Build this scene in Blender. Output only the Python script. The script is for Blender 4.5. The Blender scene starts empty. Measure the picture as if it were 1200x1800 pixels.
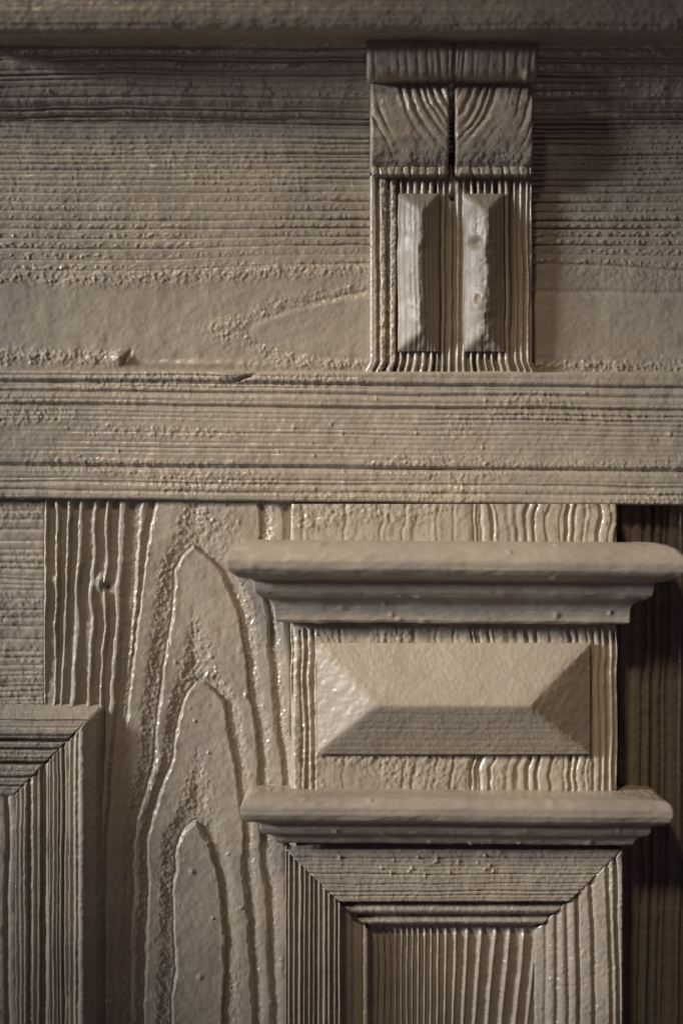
import bpy, math
import numpy as np

# ------------------------------------------------------------------ camera, world, lamps
U = 0.0002            # one layout unit is 0.2 mm
DIST = 2700.0         # camera distance, layout units
CAMY = 900.0          # height of the lens in layout rows
sc = bpy.context.scene
cd = bpy.data.cameras.new("camera")
cam = bpy.data.objects.new("camera", cd)
sc.collection.objects.link(cam)
cam.location = (0, -DIST * U, (900 - CAMY) * U)
cam.rotation_euler = (math.radians(90), 0, 0)
cd.sensor_width = 36
cd.lens = 36 * DIST / 1800
cd.clip_start = 0.05
cd.clip_end = 20
cd.dof.use_dof = True
cd.dof.focus_distance = (DIST - 35) * U
cd.dof.aperture_fstop = 2.0
sc.camera = cam

w = bpy.data.worlds.new("World")
sc.world = w
w.use_nodes = True
w.node_tree.nodes["Background"].inputs[0].default_value = (1.0, 0.50, 0.80, 1)
w.node_tree.nodes["Background"].inputs[1].default_value = 0.028
sc.view_settings.view_transform = 'Standard'
sc.view_settings.look = 'None'
sc.view_settings.exposure = 0.0
sc.view_settings.gamma = 1.0
sc.render.engine = 'CYCLES'


def area(name, loc, target, size, size_y, energy, col, spread=180):
    l = bpy.data.lights.new(name, 'AREA')
    l.shape = 'RECTANGLE'; l.size = size; l.size_y = size_y
    l.energy = energy; l.color = col
    l.spread = math.radians(spread)
    o = bpy.data.objects.new(name, l)
    o.location = loc
    from mathutils import Vector
    d = Vector(target) - Vector(loc)
    o.rotation_euler = d.to_track_quat('-Z', 'Y').to_euler()
    sc.collection.objects.link(o)
    return o


TGT = (0.012, 0, -0.012)
TGT = (0.022, 0, -0.026)
area("window_light", (-0.97, -0.36, 0.24), TGT, 0.26, 0.30, 0.385, (0.96, 0.955, 0.99), 16)
area("warm_top_light", (-0.30, -0.66, 0.66), TGT, 0.20, 0.18, 0.068, (1.0, 0.79, 0.53), 12)
area("added_low_fill", (0.0, -0.70, -0.80), TGT, 0.5, 0.4, 0.026, (0.95, 0.91, 0.90), 22)  # added fill from below, lifts the downward-facing slopes

# ------------------------------------------------------------------ numpy helpers
_tabs = {}


def noise(x, y, sx, sy=None, seed=0):
    """smooth lattice noise in 0..1, cells of sx by sy units"""
    sy = sx if sy is None else sy
    if seed not in _tabs:
        _tabs[seed] = np.random.RandomState(seed + 11).rand(512, 512)
    t = _tabs[seed]
    u = x / sx + 91.3; v = y / sy + 57.7
    iu = np.floor(u).astype(int); iv = np.floor(v).astype(int)
    fu = u - iu; fv = v - iv
    fu = fu * fu * (3 - 2 * fu); fv = fv * fv * (3 - 2 * fv)
    a = t[iu % 512, iv % 512]; b = t[(iu + 1) % 512, iv % 512]
    c = t[iu % 512, (iv + 1) % 512]; d = t[(iu + 1) % 512, (iv + 1) % 512]
    return (a * (1 - fu) + b * fu) * (1 - fv) + (c * (1 - fu) + d * fu) * fv


def sn(x, y, sx, sy=None, seed=0):
    return noise(x, y, sx, sy, seed) * 2 - 1


def sstep(a, b, x):
    t = np.clip((x - a) / (b - a), 0, 1)
    return t * t * (3 - 2 * t)


def gauss(x, c, wd):
    return np.exp(-((x - c) / wd) ** 2)


def pebbles(x, y, s=6.5, seed=50):
    xr = x * 0.8 + y * 0.6; yr = y * 0.8 - x * 0.6
    a = noise(xr, yr, s * 0.85, s * 0.85, seed) ** 1.6
    b = sstep(0.35, 0.9, noise(x, y, s * 0.5, s * 0.52, seed + 1))
    c = noise(x, y, s * 2.3, s * 2.0, seed + 2)
    return a * 0.75 + b * 0.30 + c * 0.35


def blobs(x, y, n, box, seed, r=(2.5, 5), h=(1.5, 4)):
    rs = np.random.RandomState(seed)
    out = np.zeros_like(x)
    for _ in range(n):
        cx = rs.uniform(box[0], box[1]); cy = rs.uniform(box[2], box[3])
        rr = rs.uniform(*r); hh = rs.uniform(*h)
        sel = (np.abs(x - cx) < 4 * rr) & (np.abs(y - cy) < 4 * rr)
        if sel.any():
            out[sel] += hh * np.exp(-(((x[sel] - cx) / rr) ** 2 + ((y[sel] - cy) / (rr * rs.uniform(.7, 1.5))) ** 2))
    return out


def edge_drop(e, r):
    e = np.clip(e, 0, r)
    return r - np.sqrt(np.maximum(r * r - (r - e) ** 2, 0))


def ringtable(a, b, spacing, seed, jitter=0.3):
    """ring positions from a to b, spacing(u) apart"""
    rs = np.random.RandomState(seed)
    out = [a]
    while out[-1] < b:
        out.append(out[-1] + spacing(out[-1]) * (1 + jitter * rs.uniform(-1, 1)))
    return np.array(out)


def rings(u, pos, depth, width, seed, saw=0.0, var=0.6):
    """height of a brushed board: a groove at every ring, optionally a sawtooth between rings"""
    rs = np.random.RandomState(seed)
    lo, hi = pos[0] - 5, pos[-1] + 5
    g = np.arange(lo, hi, 0.25)
    t = np.zeros_like(g)
    for i, p in enumerate(pos):
        k = depth * (1 - var + 2 * var * rs.rand() ** 1.5)
        wd = width * rs.uniform(0.75, 1.35)
        s = slice(np.searchsorted(g, p - 5 * wd), np.searchsorted(g, p + 5 * wd))
        t[s] -= k * gauss(g[s], p, wd)
        if saw and i + 1 < len(pos):
            s = slice(np.searchsorted(g, p), np.searchsorted(g, pos[i + 1]))
            ph = (g[s] - p) / (pos[i + 1] - p)
            t[s] += saw * (1 - ph) * sstep(0, 0.18, ph)
    return np.interp(u, g, t)


def paint_skin(x, y, seed=0):
    """small unevenness of a thick brushed coat"""
    return 0.9 * sn(x, y, 22, 22, 70 + seed) + 0.45 * sn(x, y, 8, 8, 71 + seed) + 0.22 * sn(x, y, 3.6, 3.6, 72 + seed)


def fix(x, y, d0):
    """true position of a point seen at layout (x, y) when it stands d0 in front of the boards"""
    k = (DIST - d0) / DIST
    return 600 + (x - 600) * k, CAMY + (y - CAMY) * k


def surf(name, X, Y, D, relief, mat, parent, d0=0.0, back=-70.0):
    """one closed-sided mesh from a grid of points; relief is applied along the surface normal"""
    X = X.astype(float); Y = Y.astype(float); D = D.astype(float) + np.zeros_like(X)
    X, Y = fix(X, Y, d0)
    P = np.stack([X - 600, -D, 900 - Y], -1)
    if relief is not None:
        a = np.gradient(P, axis=0); b = np.gradient(P, axis=1)
        N = np.cross(a, b)
        N /= np.maximum(np.linalg.norm(N, axis=-1, keepdims=True), 1e-9)
        if N[..., 1].mean() > 0:
            N = -N
        P = P + N * relief[..., None]
    n, m = X.shape
    V = P.reshape(-1, 3)
    idx = np.arange(n * m).reshape(n, m)
    F = np.stack([idx[:-1, :-1], idx[:-1, 1:], idx[1:, 1:], idx[1:, :-1]], -1).reshape(-1, 4)
    # skirt round the border, back to the carcass
    loop = np.concatenate([idx[0, :-1], idx[:-1, -1], idx[-1, :0:-1], idx[:0:-1, 0]])
    top = V[loop]
    rows = [top]
    fr = [0.06, 0.3, 1.0]
    for f in fr:
        q = top.copy(); q[:, 1] = top[:, 1] * (1 - f) + (-back) * f
        rows.append(q)
    base = len(V)
    V = np.concatenate([V] + rows)
    k = len(loop)
    i = np.arange(k); j = (i + 1) % k
    for r in range(len(rows) - 1):
        o = base + r * k
        F = np.concatenate([F, np.stack([o + i, o + k + i, o + k + j, o + j], -1)])
    # make all faces look outward: test one front face
    f0 = F[len(F) // 3 if False else 0]
    nrm = np.cross(V[f0[1]] - V[f0[0]], V[f0[3]] - V[f0[0]])
    V = V * U
    me = bpy.data.meshes.new(name)
    me.vertices.add(len(V)); me.vertices.foreach_set("co", V.astype(np.float32).ravel())
    nf = len(F)
    me.loops.add(nf * 4); me.loops.foreach_set("vertex_index", F.astype(np.int32).ravel())
    me.polygons.add(nf)
    me.polygons.foreach_set("loop_start", np.arange(0, nf * 4, 4, dtype=np.int32))
    me.polygons.foreach_set("loop_total", np.full(nf, 4, dtype=np.int32))
    me.polygons.foreach_set("use_smooth", np.ones(nf, dtype=bool))
    me.update(calc_edges=True)
    me.validate()
    me.materials.append(mat)
    o = bpy.data.objects.new(name, me)
    sc.collection.objects.link(o)
    o.parent = parent
    return o


STEP = 1.5


def grid(x0, x1, y0, y1, step=None):
    s = step or STEP
    xs = np.linspace(x0, x1, max(3, int((x1 - x0) / s)))
    ys = np.linspace(y0, y1, max(3, int((y1 - y0) / s)))
    return np.meshgrid(xs, ys)


def border(X, Y, x0, x1, y0, y1, r):
    e = np.minimum(np.minimum(X - x0, x1 - X), np.minimum(Y - y0, y1 - Y))
    return edge_drop(e, r)


# ------------------------------------------------------------------ paint
def paint(name, col, rough=0.36, bump=1.0):
    m = bpy.data.materials.new(name)
    m.use_nodes = True
    nt = m.node_tree; N = nt.nodes; L = nt.links
    b = N["Principled BSDF"]
    tc = N.new("ShaderNodeTexCoord")
    n1 = N.new("ShaderNodeTexNoise"); n1.inputs["Scale"].default_value = 38; n1.inputs["Detail"].default_value = 5
    L.new(tc.outputs["Object"], n1.inputs["Vector"])
    cr = N.new("ShaderNodeValToRGB")
    c = np.array(col)
    cr.color_ramp.elements[0].position = 0.3; cr.color_ramp.elements[1].position = 0.72
    cr.color_ramp.elements[0].color = (*(c * (0.86, 0.85, 0.86)), 1)
    cr.color_ramp.elements[1].color = (*(c * (1.10, 1.09, 1.04)), 1)
    L.new(n1.outputs[0], cr.inputs[0])
    n5 = N.new("ShaderNodeTexNoise"); n5.inputs["Scale"].default_value = 90; n5.inputs["Detail"].default_value = 6
    L.new(tc.outputs["Object"], n5.inputs["Vector"])
    r5 = N.new("ShaderNodeMapRange"); r5.inputs[1].default_value = 0.42; r5.inputs[2].default_value = 0.68
    L.new(n5.outputs[0], r5.inputs[0])
    m5 = N.new("ShaderNodeMix"); m5.data_type = 'RGBA'; m5.blend_type = 'MULTIPLY'
    L.new(r5.outputs[0], m5.inputs[0]); L.new(cr.outputs[0], m5.inputs[6])
    m5.inputs[7].default_value = (1.0, 0.98, 0.94, 1)
    vo = N.new("ShaderNodeTexVoronoi"); vo.inputs["Scale"].default_value = 260
    L.new(tc.outputs["Object"], vo.inputs["Vector"])
    v2 = N.new("ShaderNodeMath"); v2.operation = 'LESS_THAN'; v2.inputs[1].default_value = 0.07
    L.new(vo.outputs["Distance"], v2.inputs[0])
    sp = N.new("ShaderNodeSeparateColor"); L.new(vo.outputs["Color"], sp.inputs[0])
    v3 = N.new("ShaderNodeMath"); v3.operation = 'LESS_THAN'; v3.inputs[1].default_value = 0.22
    L.new(sp.outputs[0], v3.inputs[0])
    v4 = N.new("ShaderNodeMath"); v4.operation = 'MULTIPLY'; L.new(v2.outputs[0], v4.inputs[0]); L.new(v3.outputs[0], v4.inputs[1])
    m6 = N.new("ShaderNodeMix"); m6.data_type = 'RGBA'
    L.new(v4.outputs[0], m6.inputs[0]); L.new(m5.outputs[2], m6.inputs[6]); m6.inputs[7].default_value = (0.09, 0.065, 0.045, 1)
    L.new(m6.outputs[2], b.inputs["Base Color"])
    n4 = N.new("ShaderNodeTexNoise"); n4.inputs["Scale"].default_value = 160; n4.inputs["Detail"].default_value = 4
    L.new(tc.outputs["Object"], n4.inputs["Vector"])
    mr = N.new("ShaderNodeMapRange")
    mr.inputs[1].default_value = 0.3; mr.inputs[2].default_value = 0.7
    mr.inputs[3].default_value = rough - 0.13; mr.inputs[4].default_value = rough + 0.10
    L.new(n4.outputs[0], mr.inputs[0])
    L.new(mr.outputs[0], b.inputs["Roughness"])
    n2 = N.new("ShaderNodeTexNoise"); n2.inputs["Scale"].default_value = 900; n2.inputs["Detail"].default_value = 3
    L.new(tc.outputs["Object"], n2.inputs["Vector"])
    bp = N.new("ShaderNodeBump"); bp.inputs["Strength"].default_value = 0.34 * bump
    bp.inputs["Distance"].default_value = 0.00022
    L.new(n2.outputs[0], bp.inputs["Height"])
    L.new(bp.outputs[0], b.inputs["Normal"])
    return m


M_PAINT = paint("thick_beige_paint", (0.358, 0.320, 0.262), 0.32)
M_SMOOTH = paint("smooth_beige_paint", (0.360, 0.320, 0.262), 0.44, 0.6)
M_SHADED_BOARD = paint("shade_darkened_beige_paint", (0.185, 0.158, 0.134), 0.32)  # same beige paint, with the side board's shade put into its colour
M_DULL = paint("rubbed_beige_paint", (0.265, 0.235, 0.192), 0.52, 0.8)
M_CREAM = paint("worn_beige_paint", (0.370, 0.330, 0.270), 0.31)

# ------------------------------------------------------------------ the cupboard
cup = bpy.data.objects.new("wooden_cupboard", None)
cup.empty_display_size = 0.05
cup.location = (0, 0, 0)
sc.collection.objects.link(cup)
cup["label"] = "wooden cupboard front in glossy beige paint over rough brushed grain, with scrolled bracket and pilaster"
cup["category"] = "cupboard"

EX = 90   # how far the boards run on past the picture

# --- top moulding, overhanging
X, T = grid(-EX, 1200 + EX, 0, 1)
ny = 110
X, S = np.meshgrid(np.linspace(-EX, 1200 + EX, 900), np.linspace(0, 1, ny))
# profile from upper back, over the front face, round the lower lip, back under
py = np.array([-EX, -16, 22, 38, 49, 54, 56, 55, 54, 53])
pd = np.array([168, 168, 165, 160, 152, 141, 130, 110, 20, -20])
ss = np.array([0, .40, .62, .70, .76, .81, .85, .89, .95, 1.0])
Yp = np.interp(S, ss, py) + 2.5 * sn(X, S, 190, 9, 3) + 0.8 * sn(X, S, 60, 9, 4)
Dp = np.interp(S, ss, pd)
posn = ringtable(-120, 90, lambda u: 10, 5, 0.4)
u = Yp + 3 * sn(X, Yp, 260, 40, 6)
Sl = S * 330
rel = rings(u, posn, 1.8, 1.6, 7) * (S < .8) * (0.2 + 1.2 * noise(X, Sl, 160, 14, 34)) + paint_skin(X, Sl, 1) + 1.3 * pebbles(X, Sl, 7, 33) * (S < .8)
surf("top_moulding", X, Yp, Dp, rel, M_PAINT, cup, d0=154)

# --- tilted fascia strip under it
x0, x1, y0, y1 = -EX, 1200 + EX, 50, 209
X, Y = grid(x0, x1, y0, y1)
D = np.interp(Y, [40, 60, 95, 120, 150, 180, 209], [104, 94, 78, 64, 48, 29, 1])
u = Y + 5 * sn(X, Y, 300, 60, 8) + 1.2 * sn(X, Y, 60, 14, 9) + 0.00 * X
posn = ringtable(40, 240, lambda u: 10.5, 12, 0.5)
rel = rings(u, posn, 3.6, 1.5, 13, saw=0.8) * (0.35 + 1.1 * noise(X, Y, 150, 14, 30)) + paint_skin(X, Y, 2) + 0.6 * pebbles(X, Y, 6, 35)
rel += blobs(X, Y, 20, (0, 1200, 105, 205), 4, (1.8, 3), (1, 2.5))
rel -= 1.2 * edge_drop(y1 - Y, 4)
surf("fascia_strip", X, Y, D, rel, M_PAINT, cup, d0=20)

# --- frieze board
x0, x1, y0, y1 = -EX, 1200 + EX, 205, 672
X, Y = grid(x0, x1, y0, y1)
low = sn(X, Y, 230, 90, 15)
rise = -22 * sstep(250, 640, X) * sstep(380, 500, Y) + 26 * sstep(930, 1200, X) * sstep(420, 520, Y)
u = Y - rise * 0.9 + 2.2 * low + 0.8 * sn(X, Y, 45, 10, 16)
posn = ringtable(200, 474, lambda u: 9.0 if u < 325 else (15.5 if u < 400 else 19.5), 17, 0.22)
amp = (1 + 1.7 * sstep(430, 650, X) * (1 - 0.6 * sstep(1000, 1200, X))) * sstep(470, 440, u) * 0.8 + 0.2 * sstep(500, 470, u)
rel = rings(u, posn, 2.7, 1.45, 18, saw=1.2) * amp * (0.35 + 1.1 * noise(X, Y, 170, 16, 29))
# rows of paint pips between the grooves, coarser lower down
ph = np.interp(u, posn, np.arange(len(posn)))
fr = ph - np.floor(ph)
pip = sstep(0.30, 0.55, fr) * sstep(1.0, 0.8, fr)
pipn = sstep(0.40, 0.85, noise(X, Y, 4.4, 4.0, 19)) * (0.4 + 1.0 * noise(X, Y, 150, 50, 20))
rel += pip * pipn * (0.9 + 0.7 * sstep(330, 420, Y)) * sstep(500, 470, u)
# pebbled band under the last line
rel += 3.2 * pebbles(X, Y, 5.8, 21) * gauss(u, 490, 15) * (1 - 0.55 * sstep(700, 1000, X))
rel -= 3.0 * gauss(u, 478 + 2 * sn(X, Y, 60, 60, 22), 3.5) * sstep(480, 640, X)
# smooth cathedral tongue
yc = 583 - 6 * sstep(440, 640, X)
hw = 58 * np.sqrt(np.clip((X - 436) / 220, 0, 1)) + 4 * sn(X, Y, 60, 60, 23)
dy = np.where(Y < yc, yc - Y, (Y - yc) * 1.05)
q = np.where(X > 436, dy - hw, np.hypot((436 - X) * 0.35, dy))
rel += 2.0 * sstep(5, -7, q) * sstep(420, 470, X)
band = gauss(q, 16, 14) * sstep(230, 400, X) * (1 - 0.75 * sstep(600, 700, X) * (Y < yc))
rel += 3.0 * pebbles(X, Y, 6, 24) * band
rel -= 1.8 * sstep(520, 600, X) * gauss(q, 7, 4) * sstep(430, 520, X) * (Y < yc)
# rough patch low on the left
rel += 4.5 * pebbles(X, Y, 7, 27) * gauss(Y, 628, 15) * sstep(250, 190, X)
rel += 3.0 * pebbles(X, Y, 7, 28) * gauss(Y, 640, 9) * sstep(380, 480, X)
# cracked lump by the rail and paint ruck
rel += 13 * np.exp(-(((X - 212) / 14) ** 2 + ((Y - 630) / 9) ** 2)) - 8 * np.exp(-(((X - 224 + (Y - 628) * .5) / 4) ** 2 + ((Y - 628) / 10) ** 2))
rel += 3.0 * np.exp(-(((X - 330) / 90) ** 2 + ((Y - 640) / 6) ** 2))
rel += paint_skin(X, Y, 3) * 0.8
surf("frieze_board", X, Y, np.zeros_like(X), rel, M_PAINT, cup, d0=0)

# --- rail
def rail_top(X): return 650 + 4 * sstep(300, 1200, X)
x0, x1 = -EX, 1200 + EX
Xs = np.linspace(x0, x1, int((x1 - x0) / STEP)); Ss = np.linspace(0, 1, int(240 / STEP))
X, S = np.meshgrid(Xs, Ss)
ytop = 650 + 4 * sstep(250, 1200, X) + 1.3 * sn(X, X * 0, 60, 10, 31)
ybot = 876 + 13 * (X / 1200) + 1.2 * sn(X, X * 0, 50, 10, 32)
Y = ytop + (ybot - ytop) * S
uu = Y - 11 * (X / 1200)
u = uu + 1.6 * sn(X, Y, 200, 40, 36) + 0.6 * sn(X, Y, 40, 10, 37)
posn = ringtable(630, 900, lambda u: 8.5, 38, 0.25)
calm = 0.35 + 0.65 * sstep(0.35, 0.65, noise(X, Y, 330, 45, 39))
rel = rings(u, posn, 2.1, 1.6, 40, saw=0.6, var=.8) * calm * (0.25 + 1.3 * noise(X, Y, 190, 13, 45))
for c, wd, dp in ((671, 2.6, 6), (689, 2.4, 4), (711.5, 3.0, 8), (818, 3.2, 9), (846, 2, 3), (862, 2, 3)):
    rel -= dp * gauss(u, c, wd) * (0.7 + 0.5 * noise(X, Y, 160, 300, 41))
rel -= 3.5 * sstep(668, 674, u) * sstep(716, 708, u)
rel += 1.5 * pebbles(X, Y, 6, 42) * (0.25 + 1.1 * sstep(.5, .8, noise(X, Y, 120, 30, 43)))
rel += blobs(X, Y, 40, (0, 1200, 690, 870), 44, (1.8, 3), (1, 2.5))
e = np.minimum(Y - ytop, ybot - Y)
rel -= edge_drop(e, 6)
rel += paint_skin(X, Y, 4) * 0.8
# lifted paint edge
rel += 7 * np.exp(-(((X - 405) / 26) ** 2 + ((Y - 660 - (X - 405) * .08) / 4) ** 2)) - 8 * np.exp(-(((X - 430) / 16) ** 2 + ((Y - 664 + (X - 430) * .3) / 3) ** 2))
surf("rail", X, Y, 27 + 0 * X, rel, M_PAINT, cup, d0=27)

# --- bracket: fluted back plate
BX0, BX1, BSPL = 650, 935, 793
x0, x1, y0, y1 = BX0, BX1, 290, 655
X0, Y = grid(x0, x1, y0, y1, 1.2)
flare = sstep(625, 655, Y)
X = X0 + (X0 - 793) / 142 * 9 * flare ** 2
wob = 5 * sn(X0, Y, 60, 160, 50) * sstep(720, 650, X0) + 1.6 * sn(X0, Y, 40, 120, 51) + 0.9 * sn(X0, Y, 14, 30, 52)
posn = np.array([640, 664, 682, 700, 712, 724, 737, 751, 764, 774, 785, 798, 810, 822, 834, 847, 859, 871, 884, 899, 911, 922, 931, 948])
rel = rings(X0 + wob, posn, 11.0, 3.0, 53, saw=-1.0, var=0.55) * (0.7 + 0.65 * noise(X0, Y, 22, 120, 56))
rel += 3.5 * pebbles(X, Y, 7, 54) * sstep(712, 690, X0) * sstep(655, 670, X0) + 0.8 * pebbles(X, Y, 5, 55)
rel -= 16 * np.exp(-(((X0 - 794) / 5) ** 2 + ((Y - 346) / 6) ** 2))
rel += 5 * np.exp(-(((X0 - 800) / 6) ** 2 + ((Y - 328) / 9) ** 2))
e = np.minimum(X0 - x0, x1 - X0)
rel -= edge_drop(e, 5) - 0
rel += paint_skin(X, Y, 5) * 0.5
brk = surf("bracket", X, Y, 26 + 0 * X - 4 * flare ** 2, rel, M_CREAM, cup, d0=26, back=-2)

# bracket: the two halves of the swelling front, with their fillet
def cushion(xa, xb, cx, seed, name):
    Xg, Y = grid(xa, xb, 128, 307, 1.2)
    yy = np.array([128, 146, 158, 185, 215, 245, 268, 283, 289, 291.5, 293, 304.5, 307])
    dd = np.array([52, 54, 60, 66, 68, 66, 58, 48, 42, 39, 44, 44, 38])
    D = np.interp(Y, yy, dd)
    r = np.hypot(Xg - cx, (Y - 118) * 1.0) + 3 * sn(Xg, Y, 40, 40, seed) + 1.2 * sn(Xg, Y, 14, 14, seed + 1)
    posn = ringtable(60, 330, lambda u: 13.5, seed + 2, 0.3)
    fade = sstep(275, 170, Y) * sstep(0.15, 0.6, noise(Xg, Y, 45, 70, seed + 7)) + 0.12
    rel = rings(r, posn, 3.0, 3.0, seed + 3, saw=-0.5, var=.9) * fade * (Y < 290)
    rel += rings(Xg + 3 * sn(Xg, Y, 20, 20, seed), ringtable(600, 1000, lambda u: 16, seed + 4, .4), 3, 2.5, seed + 5) * (Y > 291)
    rel += paint_skin(Xg, Y, 6) * 1.2 + 0.9 * pebbles(Xg, Y, 5, seed + 6) * sstep(255, 275, Y)
    e = np.minimum(Xg - xa, xb - Xg)
    rel -= edge_drop(e, 6)
    X = Xg + 1.5 * sn(Y, Y * 0, 30, 5, seed)
    return surf(name, X, Y, D, rel, M_CREAM, brk, d0=50, back=6)


cushion(650, 788, 905, 60, "bracket_front")
cushion(799, 936, 682, 160, "bracket_front")

# bracket: scroll on top, with the seam between its halves
n = 90
Xg, A = np.meshgrid(np.linspace(644, 942, 250), np.linspace(math.radians(-75), math.radians(100), n))
Y = 101 + 41 * np.sin(A); D = 72 + 31 * np.cos(A)
seam = gauss(Xg, 796 + 1.5 * sn(A * 40, A * 0, 20, 5, 5), 2.8)
g = rings(Xg + 2 * sn(Xg, Y, 30, 40, 70) + (Y - 100) * .05 * np.sign(Xg - 796), ringtable(620, 960, lambda u: 12.5, 71, .5), 1.7, 2.8, 72, var=.9) * (0.2 + 1.3 * noise(Xg, Y, 30, 60, 73))
rel = g - 9 * seam + paint_skin(Xg, Y, 7) * 0.9 + 8 * np.exp(-(((Xg - 922) / 7) ** 2 + ((Y - 136) / 6) ** 2))
rel -= edge_drop(np.minimum(Xg - 644, 942 - Xg), 7)
surf("scroll", Xg, Y, D, rel, M_CREAM, brk, d0=72, back=4)

# bracket: two raised hipped strips
def strip(xa, xb, ya, yb, xr, seed, chip):
    X0, Y = grid(xa, xb, ya, yb, 1.1)
    H = 25
    xr2 = xr + 2.4 * sn(Y, Y * 0, 38, 5, seed) * chip + 1.5 * sn(Y, Y * 0, 12, 5, seed + 1)
    pl = (X0 - xa) / (xr2 - xa); pr = (xb - X0) / (xb - xr2)
    pt = (Y - ya) / 36; pb = (yb - Y) / 34
    st = np.stack([pl, pr, pt, pb]) * H
    k = 2.0
    h = -k * np.log(np.exp(-st / k).sum(0))
    h = np.clip(h, -1, None)
    streak = rings(X0 + 3 * sn(X0, Y, 25, 90, seed + 2), ringtable(xa - 20, xb + 20, lambda u: 8, seed + 3, .5), 0.9, 1.8, seed + 4)
    rel = streak * sstep(ya, ya + 50, Y) * (0.4 + 0.9 * noise(X0, Y, 30, 80, seed + 5)) + paint_skin(X0, Y * .5, 8) * 0.8
    rel += 3.2 * chip * 0.7 * (pebbles(X0, Y, 10, seed + 6) - .5) * gauss(X0, xr, 12) * sstep(ya + 30, ya + 60, Y)
    if chip > 1:
        rel += 7 * np.exp(-(((X0 - 838) / 11) ** 2 + ((Y - 535) / 24) ** 2)) - 7 * np.exp(-(((X0 - 838) / 5) ** 2 + ((Y - 527) / 8) ** 2))
        rel -= 8 * np.exp(-(((X0 - 836) / 9) ** 2 + ((Y - 428) / 9) ** 2))
    o = surf("raised_strip", X0 + 1.4 * sn(Y, X0 * 0, 30, 5, seed + 8), Y, 30 + h, rel, M_DULL, brk, d0=36, back=10)
    return o


s1 = strip(699, 771, 339, 617, 737, 80, 0.8)
s2 = strip(815, 886, 339, 617, 852, 280, 1.6)
s2["label"] = "raised strip with chipped and lumpy ridge"

# --- door on the left: top rail piece with level grain
x0, x1, y0, y1 = -EX, 80, 862, 1300
X, Y = grid(x0, x1, y0, y1)
u = Y + 2 * sn(X, Y, 90, 50, 90)
rel = rings(u, ringtable(850, 1320, lambda u: 15 + 6 * math.sin(u * .03), 91, .35), 2.6, 2.4, 92, saw=1)
rel += 2.0 * pebbles(X, Y, 7, 93) * sstep(.35, .6, noise(X, Y, 300, 22, 94)) + paint_skin(X, Y, 9)
rel -= edge_drop(x1 - X, 5)
door = surf("door", X, Y, 7 + 0 * X, rel, M_PAINT, cup, d0=7)

# --- door stile with the cathedral grain
x0, x1, y0, y1 = 78, 522, 862, 1800 + EX
X, Y = grid(x0, x1, y0, y1, 1.35)
ycol = Y[:, 0]
L1 = np.array([(860, 338), (955, 338), (975, 318), (1000, 305), (1080, 299), (1200, 281), (1350, 264), (1440, 240), (1520, 232), (1800, 224), (1900, 222)], float)
L2 = np.array([(860, 348), (1188, 348), (1210, 332), (1240, 318), (1330, 300), (1400, 272), (1470, 259), (1600, 256), (1800, 250), (1900, 249)], float)
L3 = np.array([(860, 340), (1436, 340), (1455, 322), (1490, 306), (1540, 302), (1650, 305), (1800, 300), (1900, 298)], float)
R1 = np.array([(860, 338), (955, 338), (975, 368), (1000, 392), (1060, 418), (1200, 441), (1330, 462), (1440, 462), (1560, 470), (1800, 484), (1900, 486)], float)
R2 = np.array([(860, 348), (1188, 348), (1205, 375), (1230, 398), (1320, 411), (1440, 430), (1600, 442), (1800, 452), (1900, 455)], float)
R3 = np.array([(860, 340), (1436, 340), (1450, 356), (1480, 372), (1560, 392), (1650, 399), (1800, 395), (1900, 393)], float)
# straight rings left of the cathedral and steep ones right of it
LS = [(-8, 78, 70), (-7, 97, 95), (-6, 118, 106), (-5, 138, 123), (-4, 163, 152), (-3, 187, 176), (-2, 210, 194), (-1, 246, 221), (0, 268, 222)]
def curve(c): return np.interp(ycol, c[:, 0], c[:, 1])
def leftline(xt, xm):
    return np.interp(ycol, [870, 1230, 1500, 1900], [xt, xm, xm - 22, xm - 34])
uc = np.interp(ycol, [860, 955, 1188, 1436, 1900], [0.45, 1.0, 2.0, 3.0, 3.45])
Ufield = np.zeros_like(X)
nl = [leftline(a, b) for (_, a, b) in LS]
ul = [k for (k, _, _) in LS]
rr0 = np.interp(ycol, [860, 950, 1100, 1350, 1500, 1900], [458, 462, 476, 500, 505, 512])
rr1 = np.interp(ycol, [860, 950, 1100, 1350, 1900], [498, 500, 508, 524, 536])
c1L, c2L, c3L, c1R, c2R, c3R = map(curve, (L1, L2, L3, R1, R2, R3))
wx = 2.8 * sn(X, Y, 40, 60, 100) + 1.3 * sn(X, Y, 14, 20, 101) + 0.8 * sn(X, Y, 5, 7, 102)
wy = 3.0 * sn(X, Y, 40, 46, 103)
xc = 340.0
for i, yv in enumerate(ycol):
    xs = [c[i] for c in nl]; us = list(ul)
    # keep the left family outside the first contour
    lim = c1L[i] - 4
    pts = [(x_, u_) for x_, u_ in zip(xs, us) if x_ < lim - 6]
    if yv > 955: pts.append((c1L[i], 1.0))
    if yv > 1188: pts.append((c2L[i], 2.0))
    if yv > 1436: pts.append((c3L[i], 3.0))
    pts.append((342 if yv < 1300 else 346, uc[i]))
    if yv > 1436: pts.append((c3R[i], 3.0))
    if yv > 1188: pts.append((c2R[i], 2.0))
    if yv > 955: pts.append((c1R[i], 1.0))
    pts.append((max(rr0[i], c1R[i] + 14), 0.0)); pts.append((max(rr1[i], c1R[i] + 34), -1.0))
    pts.append((620, -4.0))
    pts.sort()
    px_ = np.array([p[0] for p in pts]); pu_ = np.array([p[1] for p in pts])
    Ufield[i] = np.interp(X[i] + wx[i], px_, pu_)
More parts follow.
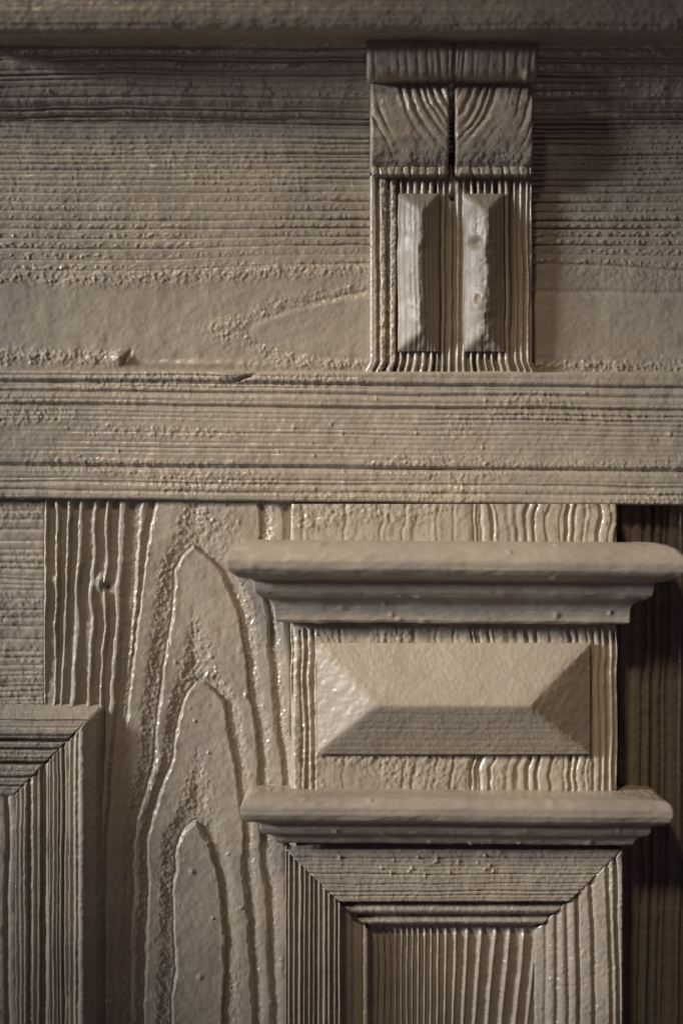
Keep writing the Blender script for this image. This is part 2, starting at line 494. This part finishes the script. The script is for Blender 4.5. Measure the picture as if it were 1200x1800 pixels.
# soften the field a little down the board
kern = np.array([1, 2, 3, 2, 1.]) / 9
Uf = Ufield.copy()
for a in range(-2, 3):
    pass
pad = np.pad(Ufield, ((2, 2), (0, 0)), 'edge')
Uf = sum(kern[a] * pad[a:a + Ufield.shape[0]] for a in range(5))
f = Uf - np.floor(Uf)
big = sstep(-1.6, -0.2, Uf)                      # broad rings in the cathedral, tight ones at the left
gx = np.gradient(Uf, axis=1) / 1.35; gy = np.gradient(Uf, axis=0) / 1.35
gm = np.maximum(np.hypot(gx, gy), 2e-4)
rise = sstep(0.0, 1.0, f / gm / (4.5 + 7.0 * noise(X, Y, 26, 60, 110)))
Hbig = 8.2 * rise * (1 - 0.75 * sstep(0.35, 1.0, f)) + 0.5 * gauss(f / gm, 7.0, 5.0)
Hsml = 7.5 * sstep(0.0, 0.16, f) * (1 - 0.95 * sstep(0.30, 0.62, f)) * (0.55 + 0.9 * noise(X, Y, 24, 90, 108))
pb = sstep(0.38, 0.62, f) * big * (0.35 + 1.1 * noise(X, Y, 60, 90, 109))
pb2 = sstep(0.15, 0.3, f) * (1 - big) * 0.6
rel = Hbig * big + Hsml * (1 - big) + (2.7 * pb + 1.8 * pb2) * (pebbles(X, Y, 5.6, 105) - 0.2)
rel += 3.2 * pebbles(X, Y, 8, 106) * gauss(Y, 920, 35) * sstep(285, 330, X) * sstep(450, 400, X)
rel += 8 * np.exp(-(((X - 176) / 9) ** 2 + ((Y - 1024) / 14) ** 2)) - 13 * np.exp(-(((X - 187) / 6) ** 2 + ((Y - 1032) / 7) ** 2))
rel += 5 * np.exp(-(((X - 96) / 8) ** 2 + ((Y - 1022) / 12) ** 2))
rel += blobs(X, Y, 40, (240, 500, 900, 1790), 107, (2, 4.5), (1, 3))
rel += paint_skin(X, Y, 10) * 0.9
rel -= edge_drop(X - x0, 5)
surf("door_stile", X, Y, 6 + 0 * X, rel, M_PAINT, door, d0=8)

# --- mitred panel moulding on the door
PX, PY = 180.0, 1241.0
qs = np.array([0, 3, 12, 27, 31, 36, 50, 57, 59, 62, 76, 98, 100, 104, 112, 128, 140, 158, 163])
qd = np.array([10, 14, 30, 47, 49, 49, 45, 40, 34, 33, 34, 28, 20, 18, 22, 16, 17, 8, 4])
def mould_piece(side, seed):
    nq = int(163 / 1.2)
    if side == 'top':
        Q, T = np.meshgrid(np.linspace(0, 163, nq), np.linspace(0, 1, 240))
        Y = PY + Q
        X = -EX + (PX - Q - 0.6 + EX) * T
        a, b = X, Q
        k = 1.0
    else:
        Q, T = np.meshgrid(np.linspace(0, 163, nq), np.linspace(0, 1, 430))
        X = PX - Q
        Y = (PY + Q + 0.6) + (1800 + EX - PY - Q) * T
        a, b = Y, Q
    D = np.interp(Q, qs, qd)
    if side == 'top':
        D = np.interp(Q, [0, 3, 20, 24, 26, 30, 45, 56, 58, 61, 65, 72, 75, 79, 90, 97, 100, 104, 110, 124, 127, 131, 142, 146, 158, 163], [10, 14, 32, 35, 33, 45, 47, 39, 31, 31, 35, 33, 28, 31, 30, 26, 18, 17, 20, 18, 14, 16, 14, 10, 7, 4])
    uu = Q + 1.4 * sn(a, Q, 120, 20, seed) + .7 * sn(a, Q, 30, 9, seed + 1)
    if side == 'top':
        rel = rings(uu, np.array([12, 36, 51, 84, 92, 117, 137, 152]), 1.6, 1.6, seed + 2, var=.3)
        for gq, gd, gw in ((25, 5, 2.0), (59.5, 8, 2.4), (75, 6, 2.2), (101, 8, 2.6), (128, 6, 2.4), (145, 5, 2.4)):
            rel -= 0.75 * gd * gauss(uu, gq, gw)
        rel += 1.0 * pebbles(a, Q, 5, seed + 3) * (Q > 56) + 0.6 * pebbles(a, Q, 6, seed + 4)
    else:
        m = sstep(34, 40, Q)
        rel = rings(uu, ringtable(30, 175, lambda u: 8.0 if u > 95 else 7, seed + 5, .45), 5.0, 1.9, seed + 6, var=.7) * m
        rel -= 6 * gauss(uu, 106, 4) + 5 * gauss(uu, 120, 3)
        rel += 1.3 * pebbles(X, Y, 7, seed + 7)
    mit = T if side == 'top' else 1 - T
    dist = (1 - T) * (PX - Q + EX) if side == 'top' else T * (1890 - PY - Q)
    rel -= (0.3 + 1.0 * noise(a, Q, 30, 25, seed + 8)) * edge_drop(dist * 0.8, 3.0)
    rel += paint_skin(X, Y, 11) * 0.6
    o = surf("panel_moulding", X, Y, D, rel, M_PAINT, door, d0=30, back=-10)
    return o


mould_piece('top', 120)
mould_piece('side', 140)
X, Y = grid(-EX, 34, 1385, 1800 + EX)
rel = paint_skin(X, Y, 12) * 1.3 + rings(X + 3 * sn(X, Y, 30, 120, 147), ringtable(-100, 60, lambda u: 15, 148, .3), 3, 3, 149)
surf("door_panel", X, Y, 5 + 0 * X, rel, M_CREAM, door, d0=5)

# --- board on the right, set back in the shade
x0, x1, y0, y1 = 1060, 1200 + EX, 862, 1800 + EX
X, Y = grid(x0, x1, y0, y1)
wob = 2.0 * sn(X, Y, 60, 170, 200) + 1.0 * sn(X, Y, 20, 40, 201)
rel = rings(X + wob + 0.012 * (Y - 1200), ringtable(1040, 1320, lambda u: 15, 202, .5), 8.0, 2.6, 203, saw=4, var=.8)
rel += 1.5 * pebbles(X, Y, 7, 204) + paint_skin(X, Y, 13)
surf("side_board", X, Y, -14 + 0 * X, rel, M_SHADED_BOARD, cup, d0=-14)

# --- pilaster: block with neck above
def endgrain_relief(X, Y, seed, amp):
    wob = 6 * sn(X, Y, 90, 30, seed) + 2.5 * sn(X, Y, 25, 16, seed + 1)
    p = ringtable(480, 1120, lambda u: 24 if u < 620 else (16 if u < 800 else 14), seed + 2, .6)
    a = amp * (0.22 + 0.60 * sstep(720, 950, X))
    r = rings(X + wob, p, 4.6, 3.0, seed + 3, saw=-2.0, var=.9) * a * (0.5 + 0.9 * noise(X, Y, 40, 60, seed + 6))
    r += 3.0 * pebbles(X, Y, 8, seed + 4) * sstep(.35, .65, noise(X, Y, 80, 30, seed + 5)) * (1 - .5 * sstep(700, 900, X))
    return r


x0, x1, y0, y1 = 511, 1085, 886, 1420
X0, Y = grid(x0, x1, y0, y1)
rel = endgrain_relief(X0, Y, 210, 1.0)
# left stile of the block carries long vertical ripples
lf = sstep(562, 545, X0) * sstep(1100, 1110, Y)
vr = rings(X0 + 3 * sn(X0, Y, 20, 90, 220), ringtable(500, 580, lambda u: 13, 221, .3), 5, 2.8, 222) + 3 * pebbles(X0, Y, 10, 223)
rel = rel * (1 - lf) + vr * lf
rf = sstep(1038, 1044, X0) * sstep(1100, 1110, Y)
vr = rings(X0 + 2 * sn(X0, Y, 20, 70, 224), np.array([1042, 1056, 1068, 1080]), 7, 2.6, 225, saw=-1)
rel = rel * (1 - rf) + vr * rf
rel += paint_skin(X0, Y, 14) * 1.0
rel -= edge_drop(np.minimum(X0 - x0, x1 - X0), 6)
X = X0 + 1.5 * sn(Y, X0 * 0, 40, 5, 226)
pil = surf("pilaster", X, Y, 44 + 0 * X, rel, M_CREAM, cup, d0=44)

# pilaster: lozenge (hipped boss)
xa, xb, ya, yb = 558, 1036, 1131, 1326
X, Y = grid(xa, xb, ya, yb)
H = 50
st = np.stack([(X - xa) / 104 , (xb - X) / 116, (Y - ya) / 106, (yb - Y) / 92]) * H
k = 1.6
h = -k * np.log(np.exp(-st / k).sum(0))
h = np.maximum(h, -1)
endg = np.where((st.argmin(0) < 2), 1.0, 0.0)
rel = paint_skin(X * .6, Y * .9, 15) * 0.42
rel += endg * (0.7 * pebbles(X, Y, 7, 230) + 0.45 * sn(X + Y * .6, Y - X * .3, 9, 34, 231))
rel += (1 - endg) * rings(Y + 2 * sn(X, Y, 120, 30, 232), ringtable(1120, 1340, lambda u: 9, 233, .4), 1.3, 1.6, 234) * (0.12 + 0.14 * (Y > 1235)) + 0.5 * pebbles(X, Y, 6, 236)
surf("raised_lozenge", X, Y, 53 + h, rel, M_SMOOTH, pil, d0=56, back=40)

# pilaster: cap mouldings with mitred returns
def cap(name, prof, xa, xb, dw, df, seed, sc_p=1.0):
    pr = np.array(prof, float)
    seg = np.r_[0, np.cumsum(np.hypot(np.diff(pr[:, 0]), np.diff(pr[:, 1])))]
    s = np.linspace(0, seg[-1], int(seg[-1] / 1.4))
    py = np.interp(s, seg, pr[:, 0]); pp = np.interp(s, seg, pr[:, 1]) * sc_p
    # round the polyline a little
    for _ in range(1):
        py[1:-1] = (py[:-2] + 2 * py[1:-1] + py[2:]) / 4; pp[1:-1] = (pp[:-2] + 2 * pp[1:-1] + pp[2:]) / 4
    nr = 90; nf = int((xb - xa) / 1.5)
    cols = []
    for t in np.linspace(0, 1, nr):
        cols.append((xa - pp, dw + (df + pp - dw) * t, -(1 - t) * 150 + 0 * pp))
    for t in np.linspace(0, 1, nf)[1:]:
        cols.append((xa - pp + (xb - xa + 2 * pp) * t, df + pp, t * (xb - xa) + 0 * pp))
    for t in np.linspace(0, 1, nr)[1:]:
        cols.append((xb + pp, df + pp + (dw - df - pp) * t, (xb - xa) + t * 150 + 0 * pp))
    X = np.stack([c[0] for c in cols], 1); D = np.stack([c[1] for c in cols], 1); A = np.stack([c[2] for c in cols], 1)
    Sg = np.repeat(s[:, None], X.shape[1], 1)
    Y = np.repeat(py[:, None], X.shape[1], 1) + 1.0 * sn(X, X * 0, 200, 5, seed) + 0.5 * sn(X, Sg, 38, 14, seed + 11) + (X - 800) * 0.008
    rel = paint_skin(A * .55, Sg, 16 + seed % 3) * 0.85 + 0.5 * pebbles(A * .4, Sg, 5, seed + 9) + rings(Sg + 3 * sn(A, Sg, 160, 20, seed + 1), ringtable(-5, seg[-1] + 10, lambda u: 14, seed + 2, .5), 0.7, 1.6, seed + 3) * noise(A, Sg, 90, 12, seed + 6) * 1.6
    rel += blobs(A, Sg, 26, (0, xb - xa, 90, seg[-1]), seed + 4, (3, 7), (0.8, 2.6))
    # soften the mitred corners
    return surf(name, X, Y, D, rel, M_SMOOTH, pil, d0=120, back=-10)


cap("capital_moulding", [(953, -12), (953, 30), (953, 70), (956, 86), (963, 99), (974, 109), (987, 113), (1000, 111), (1010, 103), (1017, 90), (1020, 80), (1021, 70),
     (1024, 67), (1034, 67), (1044, 64), (1052, 56), (1055, 47), (1057, 43), (1062, 37), (1070, 33), (1084, 31), (1096, 31), (1099, 28), (1100, 10), (1100, -12)],
    512, 1084, -12, 44, 300)
cap("base_moulding", [(1403, -12), (1403, 40), (1403, 62), (1405, 76), (1411, 84), (1420, 88), (1432, 88), (1442, 83), (1448, 74), (1450, 64), (1451, 58),
     (1454, 56), (1464, 56), (1471, 52), (1475, 45), (1477, 39), (1480, 35), (1486, 32), (1492, 29), (1495, 24), (1496, 10), (1496, -12)],
    512, 1092, -12, 44, 400)

# pilaster: mitred frame on the shaft
FX0, FX1, FY0, FYB = 499.0, 1095.0, 1490.0, 1800.0 + EX
fq = np.array([0, 4, 60, 98, 101, 106, 118, 122, 136, 138, 141, 146, 149, 151, 154])
fd = np.array([44, 47, 44, 42, 39, 18, 15, 10, 9, 20, 28, 28, 22, 4, 2])
def frame_piece(side, seed):
    nq = int(154 / 1.2)
    if side == 'top':
        Q, T = np.meshgrid(np.linspace(0, 150, nq), np.linspace(0, 1, 400))
        Y = FY0 + Q * 1.0
        X = (FX0 + Q + 0.2) + (FX1 - FX0 - 2 * Q - 0.4) * T
        a = X
        dm = np.minimum(T, 1 - T) * (FX1 - FX0 - 2 * Q)
    else:
        Q, T = np.meshgrid(np.linspace(0, 152, nq), np.linspace(0, 1, 300))
        X = FX0 + Q if side == 'left' else FX1 - Q
        Y = (FY0 + Q * 1.0 + 0.2) + (FYB - FY0 - Q) * T
        a = Y
        dm = T * (FYB - FY0 - Q)
    D = np.interp(Q, fq, fd)
    if side == 'top':
        D = np.interp(Q, [0, 4, 60, 94, 97, 104, 107, 112, 117, 120, 127, 130, 134, 139, 142, 150], [44, 47, 44, 42, 26, 20, 31, 34, 31, 20, 14, 24, 27, 23, 8, 2])
    if side == 'right':
        D = np.interp(Q, [0, 4, 60, 98, 112, 125, 150, 152], [45, 48, 40, 34, 28, 24, 14, 10])
    for_ = 2.0 * sn(a, Q, 130, 30, seed) + .8 * sn(a, Q, 35, 12, seed + 1)
    if side == 'top':
        rel = rings(Q + for_, ringtable(2, 100, lambda u: 7.5, seed + 2, .35), 2.2, 1.6, seed + 3, var=.6) * (Q < 99)
        rel += 0.8 * pebbles(X, Y, 6, seed + 4) + blobs(X, Y, 18, (520, 900, 1498, 1540), seed + 5, (1.8, 3.2), (1.5, 3.5))
    elif side == 'left':
        rel = rings(Q + for_ * .5, ringtable(6, 101, lambda u: 9.0, seed + 2, .12), 8.0, 2.3, seed + 3, var=.25) * (Q < 103)
        rel += 0.8 * pebbles(X, Y, 6, seed + 4)
    else:
        bend = 10 * np.sin((Y - 1500) / 190) * sstep(150, 40, Q)
        uu = Q + for_ + bend
        rel = rings(uu, np.array([18, 30, 60, 84, 102, 118, 134]), 5, 3.4, seed + 3, saw=3.5, var=.5)
        rel += 1.6 * pebbles(X, Y, 7, seed + 4)
    rel -= (0.2 + 0.9 * noise(a, Q, 30, 30, seed + 8)) * edge_drop(dm * .7, 3.0)
    rel -= edge_drop(Q, 5)
    rel += paint_skin(X, Y, 20) * .7
    return surf("shaft_frame", X, Y, D, rel, M_CREAM if side != 'top' else M_PAINT, pil, d0=42, back=-30)


frame_piece('left', 500); frame_piece('top', 520); frame_piece('right', 540)
X, Y = grid(636, 960, 1622, FYB, 1.2)
u = X + 0.10 * (Y - 1640) * sstep(720, 900, X) + 1.0 * sn(X, Y, 30, 60, 560)
p = np.array([640, 656, 668, 679, 690, 700, 710, 720, 729, 741, 752, 764, 777, 792, 810, 832, 857, 882, 908, 932, 950, 970])
ph = np.interp(u, p, np.arange(len(p))); f = ph - np.floor(ph)
rel = 6.5 * gauss(f, 0.5, 0.16) + 2 * sstep(.5, .7, f) * 0 + 1.2 * pebbles(X, Y, 5, 561) + paint_skin(X, Y, 21)
rel *= sstep(1622, 1650, Y) * .8 + .2
surf("shaft_panel", X, Y, 3 + 0 * X, rel, M_CREAM, pil, d0=3)
